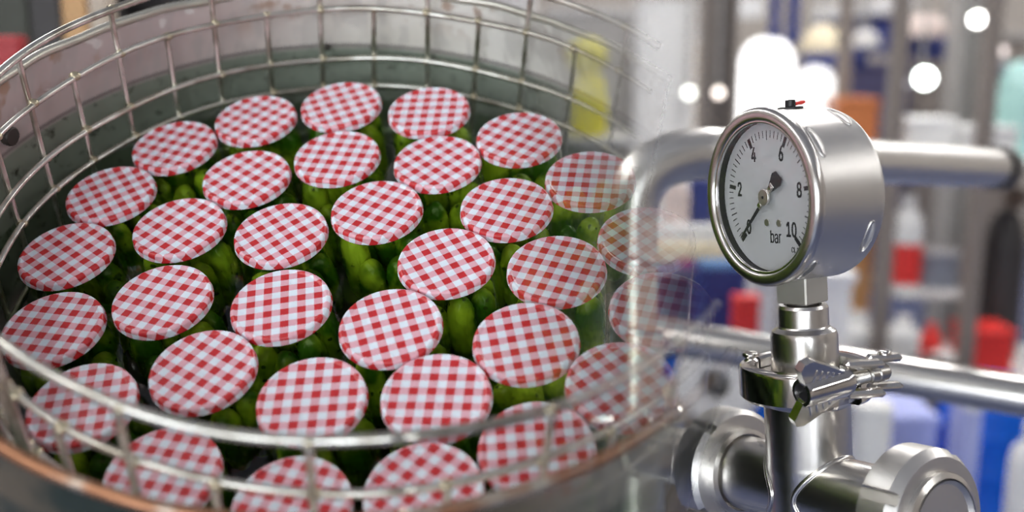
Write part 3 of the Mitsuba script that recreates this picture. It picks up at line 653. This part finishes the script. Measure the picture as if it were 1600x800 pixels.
stand(carton, 'crate', 'grey blue crate on the middle rack board beside the labelled bottle', 'crate', ((1.932, 4.503, 0.656), 0.149, 0.164), MID[2], 'steelgrey', None, 'palegrey')
k = thing('machine_housing', 'dark rounded machine housing on the low rack board behind the red bin', 'machine')
c, w, h = (2.289, 4.677, 0.506), 0.186, 0.693
part(k, 'hood', lathe([(0, 0), (w * .5, 0), (w * .5, h * .72), (w * .44, h * .86), (w * .28, h * .96), (0, h)], 32), 'paint_dark', 50, shift(c[0], c[1], LOW[2]))
part(k, 'knob', trimesh.creation.icosphere(2, .055), 'paint_brown', True, shift(c[0] + .03, c[1], LOW[2] + h + .045))
stand(carton, 'carton', 'orange brown carton on the top rack board right of the gauge', 'carton', ((1.550, 4.623, 1.277), 0.190, 0.250), TOP[2], 'orange')
stand(bottle, 'can', 'grey can on the top rack board beside the orange brown carton', 'can', ((1.701, 4.646, 1.290), 0.064, 0.280), TOP[2], 'steelgrey', 'grey')
stand(carton, 'sack', 'white sack on the top rack board next to the grey can', 'sack', ((1.848, 4.516, 1.248), 0.208, 0.172), TOP[2], 'white')
stand(carton, 'sack', 'white sack on the top rack board in front of the teal dome', 'sack', ((2.072, 4.433, 1.241), 0.221, 0.141), TOP[2], 'white')
k = thing('glass_dome', 'teal rounded dome with a dark frame at the right picture edge', 'dome')
c, w, h = (2.339, 4.791, 1.354), 0.309, 0.436
part(k, 'dome', lathe([(w * .5, 0), (w * .5, h * .45), (w * .45, h * .7), (w * .3, h * .9), (0, h)], 36), 'paint_teal', 50, shift(c[0], c[1], TOP[2]))
part(k, 'frame', tube([(c[0] - w * .52, c[1] - .04, TOP[2] + .005), (c[0] - w * .52, c[1] - .04, TOP[2] + h * .5), (c[0] - w * .46, c[1] - .04, TOP[2] + h * .75), (c[0] - w * .3, c[1] - .04, TOP[2] + h * .98)], .018, 10), 'paint_steelgrey', True)

# goods on the floor in front of the rack
drum('drum', 'bright blue plastic drum at the lower right picture edge', *((1.607, 3.116, 0.335), 0.334, 0.355), 'blue', 'blue')
bottle('flask', 'white flask standing on the floor before the blue drum', 'flask', *((1.514, 2.817, 0.370), 0.122, 0.384), 'white')
k = carton('crate', 'lavender blue tall crate on the floor below the rail', 'crate', *((1.293, 3.110, 0.307), 0.144, 0.299), 'lavender', .3, 'lavender', True)
carton('crate', 'pale lavender tall crate leaning dark column and blue drum apart', 'crate', *((1.390, 2.927, 0.409), 0.048, 0.329), 'lavender', .12, 'white', True)
drum('keg', 'white keg seen just right of the steel tee', *((1.030, 2.736, 0.476), 0.121, 0.286), 'white')
carton('chest', 'white lidded chest standing under the slanting rail', 'chest', *((1.378, 3.426, 0.358), 0.146, 0.218), 'white', .35, 'white', True)
carton('machine_pedestal', 'dark brown machine leg standing between lavender crates', 'machine', *((1.673, 3.738, 0.131), 0.121, 0.518), 'brown', .25, 'dark', True)

# columns, hangings and lamps
column('steel_column', 'brown grey steel column left of the white glowing panel', *((0.856, 4.262, 0.991), 0.132, 2.042), 'taupe')
column('steel_column', 'grey steel column right of the brightest greenish lamp', *((2.446, 5.551, 0.806), 0.147, 2.660), 'grey')
def panel_lamp(label, c, w, h, power):
    k = thing('glow_lamp', label, 'lamp')
    pts = [(-w / 2, 0), (w / 2, 0), (w / 2, h * .8)] + [(w / 2 * math.cos(t), h * .8 + h * .2 * math.sin(t)) for t in np.linspace(0, PI, 13)] + [(-w / 2, h * .8)]
    m = trimesh.creation.extrude_polygon(Polygon(pts).buffer(0), .05, engine='earcut')
    M = frame((c[0], c[1], c[2] - h / 2), (1, 0, 0), (0, 0, 1), (0, -1, 0))
    part(k, 'diffuser', m, 'lamp_case', False, M, emitter={'type': 'area', 'radiance': rgb(power, power * .98, power * .97)})
    part(k, 'stand', rbox(w * .5, .05, c[2] - h / 2, .004), 'paint_grey', 20, shift(c[0], c[1], (c[2] - h / 2) / 2))
panel_lamp('white glowing panel with rounded top above the gauge', *((1.280, 5.253, 1.373), 0.260, 0.650), 2.2)
panel_lamp('dimmer white glowing panel beside the brightest one', *((1.583, 5.441, 1.292), 0.196, 0.527), 1.1)
for lab, s in (('left one of two blue pipes hanging over the glowing panel', ((1.288, 5.147, 1.873), 0.050, 0.375)), ('right one of two blue pipes hanging over the glowing panel', ((1.378, 5.145, 1.864), 0.056, 0.394))):
    c, w, h = s
    k = thing('hanging_pipe', lab, 'pipe')
    part(k, 'tube', tube([(c[0], c[1], c[2] - h / 2), (c[0], c[1], ZC - .001)], w / 2, 16), 'paint_navy', 30)
    part(k, 'collar', cyl(w * .62, 0, .05, .008, 20), 'paint_navy', 30, shift(c[0], c[1], c[2] - h / 2))
pendant('cream lamp shade hanging right above the gauge', *((1.708, 5.725, 1.703), 0.252, 0.133), 'cream')
pendant('small grey white lamp shade beside the cream one', *((2.005, 5.929, 1.703), 0.167, 0.102), 'palegrey')
pendant('pinkish white lamp shade under the navy beam', *((2.335, 5.942, 1.774), 0.290, 0.130), 'pinkish')
beam('light_rail', 'long white ceiling bar at the upper picture edge', *((2.122, 6.371, 1.885), 0.601, 0.093), 'white', None, -6)
beam('light_rail', 'white bar at the upper edge left of the blue pipes', *((1.164, 5.549, 1.845), 0.304, 0.101), 'white', None, -4)
beam('crane_beam', 'navy blue beam hanging under the white ceiling bar', *((2.146, 6.457, 1.801), 0.512, 0.102), 'navy', None, 4)
beam('crane_beam', 'navy blue beam running below the pinkish lamp shade', *((2.295, 6.124, 1.663), 0.540, 0.120), 'navy', None, 5)
beam('crane_beam', 'short navy beam beneath the cream lamp shade', *((1.886, 6.107, 1.574), 0.352, 0.090), 'navy', None, -3)
carton('machine_cabinet', 'slate violet machine cabinet behind the top rack board', 'cabinet', *((2.441, 7.037, 1.115), 0.542, 0.858), 'slate', .5, 'slate', True)
carton('machine_cabinet', 'brown grey machine cabinet behind the steel column', 'cabinet', *((3.295, 7.458, 1.187), 0.809, 1.110), 'taupe', .5, 'grey', True)
carton('machine_cabinet', 'pale grey machine cabinet behind gauge and elbow', 'cabinet', *((1.692, 6.330, 0.624), 0.616, 1.060), 'palegrey', .5, 'palegrey', True)
carton('machine_cabinet', 'pinkish grey machine cabinet above the pipe elbow', 'cabinet', *((0.941, 6.036, 1.206), 0.307, 1.005), 'beige', .5, 'palegrey', True)
carton('machine_cabinet', 'grey machine cabinet behind the fading end of the vat', 'cabinet', *((0.528, 6.655, 1.248), 0.594, 1.270), 'grey', .5, 'palegrey', True)
carton('machine_cabinet', 'light grey machine cabinet above the back rim of the vat', 'cabinet', *((-0.344, 6.874, 1.325), 1.011, 1.488), 'palegrey', .5, 'grey', True)
spot('brightest lamp, white with a green edge, right above the rack', (1.9753, 4.9724, 1.5008), .045, (0.92, 1.0, 0.94), 14)
spot('bright white lamp near the upper right picture corner', (2.2264, 5.0262, 1.7773), .032, (1.0, 0.98, 0.92), 12)
spot('faint lamp glimmer beside the brightest lamp', (2.4863, 6.5899, 1.4365), .026, (0.9, 0.9, 1.0), 1.6)
spot('faint pinkish lamp glimmer below the bright corner lamp', (2.6331, 5.6088, 1.6303), .024, (1.0, 0.85, 0.8), 1.8)
spot('small greenish white lamp above the pipe elbow', (0.8656, 5.0602, 1.4282), .026, (0.97, 1.0, 0.9), 4)
spot('small pinkish lamp above the pipe elbow', (0.8277, 4.1494, 1.4591), .020, (1.0, 0.86, 0.76), 3.5)
spot('dim cream lamp over the small pinkish one', (1.0050, 4.8790, 1.5440), .026, (1.0, 0.9, 0.7), 1.3)

# between elbow and gauge
beam('channel_beam', 'white channel beam running behind the gauge', *((0.494, 2.662, 1.144), 0.515, 0.047), 'white', .05, 0, False)
beam('channel_beam', 'cream channel beam just under the white one', *((0.490, 2.634, 1.103), 0.511, 0.037), 'cream', .05, 0, False)
carton('tool_chest', 'navy chest with light blue lid behind the rail', 'chest', *((0.705, 3.307, 0.793), 0.144, 0.272), 'navy', .2, 'skyblue', True)
carton('cabinet', 'blue violet cabinet behind the riser pipe', 'cabinet', *((0.594, 3.590, 0.678), 0.125, 0.301), 'slate', .2, 'slate', True)
k = whole('ball_float', trimesh.creation.icosphere(3, .046), 'paint_magenta', 'magenta ball resting on the blue violet cabinet', 'ball', smooth=True, M=shift(*(0.6615, 3.7087, 0.8695)))
carton('sign_board', 'red board standing behind the rail left of the gauge stem', 'board', *((0.721, 3.049, 0.779), 0.079, 0.181), 'red', .05, 'red', True)
carton('wash_tank', 'white tank standing behind the gauge stem', 'tank', *((1.104, 3.774, 0.578), 0.375, 0.409), 'white', .4, 'white', True)
bottle('bottle', 'pinkish bottle seen through the pipe elbow', 'bottle', *((0.442, 2.727, 1.219), 0.072, 0.120), 'pinkish')
carton('box', 'small navy box on the white beam inside the elbow', 'box', *((0.509, 2.727, 1.215), 0.055, 0.113), 'navy', .04)
pump = thing('pump', 'round grey pump housing with a dark opening left of the clamp', 'pump')
c, w, h = (0.464, 2.204, 0.883), 0.193, 0.193
M = frame(c, *basis((-.45, -.88, .1), (1, 0, 0)))
part(pump, 'flange', lathe([(w * .16, .02), (w * .20, .035), (w * .42, .035), (w * .5, .02), (w * .5, -.06), (w * .16, -.06), (w * .16, .02)], 40), 'paint_palegrey', 30, M)
part(pump, 'bore', lathe([(w * .16, .018), (w * .155, -.05), (0, -.05)], 32), 'paint_dark', 30, M)
part(pump, 'volute', tube([c + M[:3, 2] * -.05, c + M[:3, 2] * -.22], w * .40, 32), 'paint_grey', 30)
part(pump, 'stand', rbox(w * .6, .14, c[2], .01), 'paint_brown', 20, shift(c[0] + .03, c[1] + .12, c[2] / 2))
carton('pump_cabinet', 'dark brown machine base under the pump', 'machine', *((0.489, 2.545, 0.545), 0.270, 0.250), 'brown', .3, 'taupe', True)
drum('drum', 'blue drum behind the tee, half hidden by it', *((0.724, 2.853, 0.553), 0.135, 0.233), 'blue', 'blue')
drum('drum', 'deep blue drum behind pump and rail', *((0.565, 3.158, 0.553), 0.124, 0.223), 'blue', 'navy')
k = thing('yellow_jug', 'yellow jug with a round head behind the fading vat wall', 'jug')
c, w, h = (0.210, 2.939, 1.522), 0.116, 0.279
part(k, 'head', trimesh.creation.icosphere(3, w * .5), 'paint_yellow', True, shift(c[0], c[1], c[2] + h / 2 - w * .5) @ np.diag([1, 1, .92, 1]))
part(k, 'body', lathe([(0, 0), (w * .42, 0), (w * .44, h * .3), (w * .36, h * .55), (w * .2, h * .62), (0, h * .62)], 28), 'paint_yellow', 50, shift(c[0] + .01, c[1], c[2] - h / 2))
k = thing('pedestal', 'grey pedestal carrying the yellow jug', 'pedestal')
part(k, 'column', rbox(.16, .16, c[2] - h / 2 - .022, .01), 'paint_grey', 20, shift(c[0], c[1], (c[2] - h / 2 - .022) / 2))
part(k, 'top', rbox(.24, .24, .02, .004), 'paint_palegrey', 20, shift(c[0], c[1], c[2] - h / 2 - .011))
carton('trolley', 'white trolley panel behind the far rim', 'trolley', *((0.766, 5.133, 1.802), 0.281, 0.131), 'white', .2, 'white', True)
# behind the vat, upper left corner
carton('cabinet', 'dark olive cabinet in the upper left picture corner', 'cabinet', *((-1.156, 2.348, 1.627), 0.161, 0.374), 'olive', .4, 'olive', True)
carton('cabinet', 'black cabinet behind the basket beside the olive one', 'cabinet', *((-1.021, 2.297, 1.626), 0.068, 0.366), 'dark', .4, 'dark', True)
carton('plank_stack', 'light brown wooden board standing behind the basket rim', 'board', *((-0.935, 2.246, 1.626), 0.052, 0.357), 'carton', .06, 'carton', True)
carton('plank_stack', 'beige board standing beside the light brown one', 'board', *((-0.885, 2.246, 1.626), 0.037, 0.357), 'beige', .06, 'beige', True)
carton('cabinet', 'blackish cabinet right of the beige board', 'cabinet', *((-0.940, 2.808, 1.632), 0.265, 0.447), 'dark', .4, 'dark', True)
carton('case', 'red case beside the basket at the left picture edge', 'case', *((-0.871, 1.771, 1.542), 0.073, 0.168), 'darkred', .03, 'darkred', True)
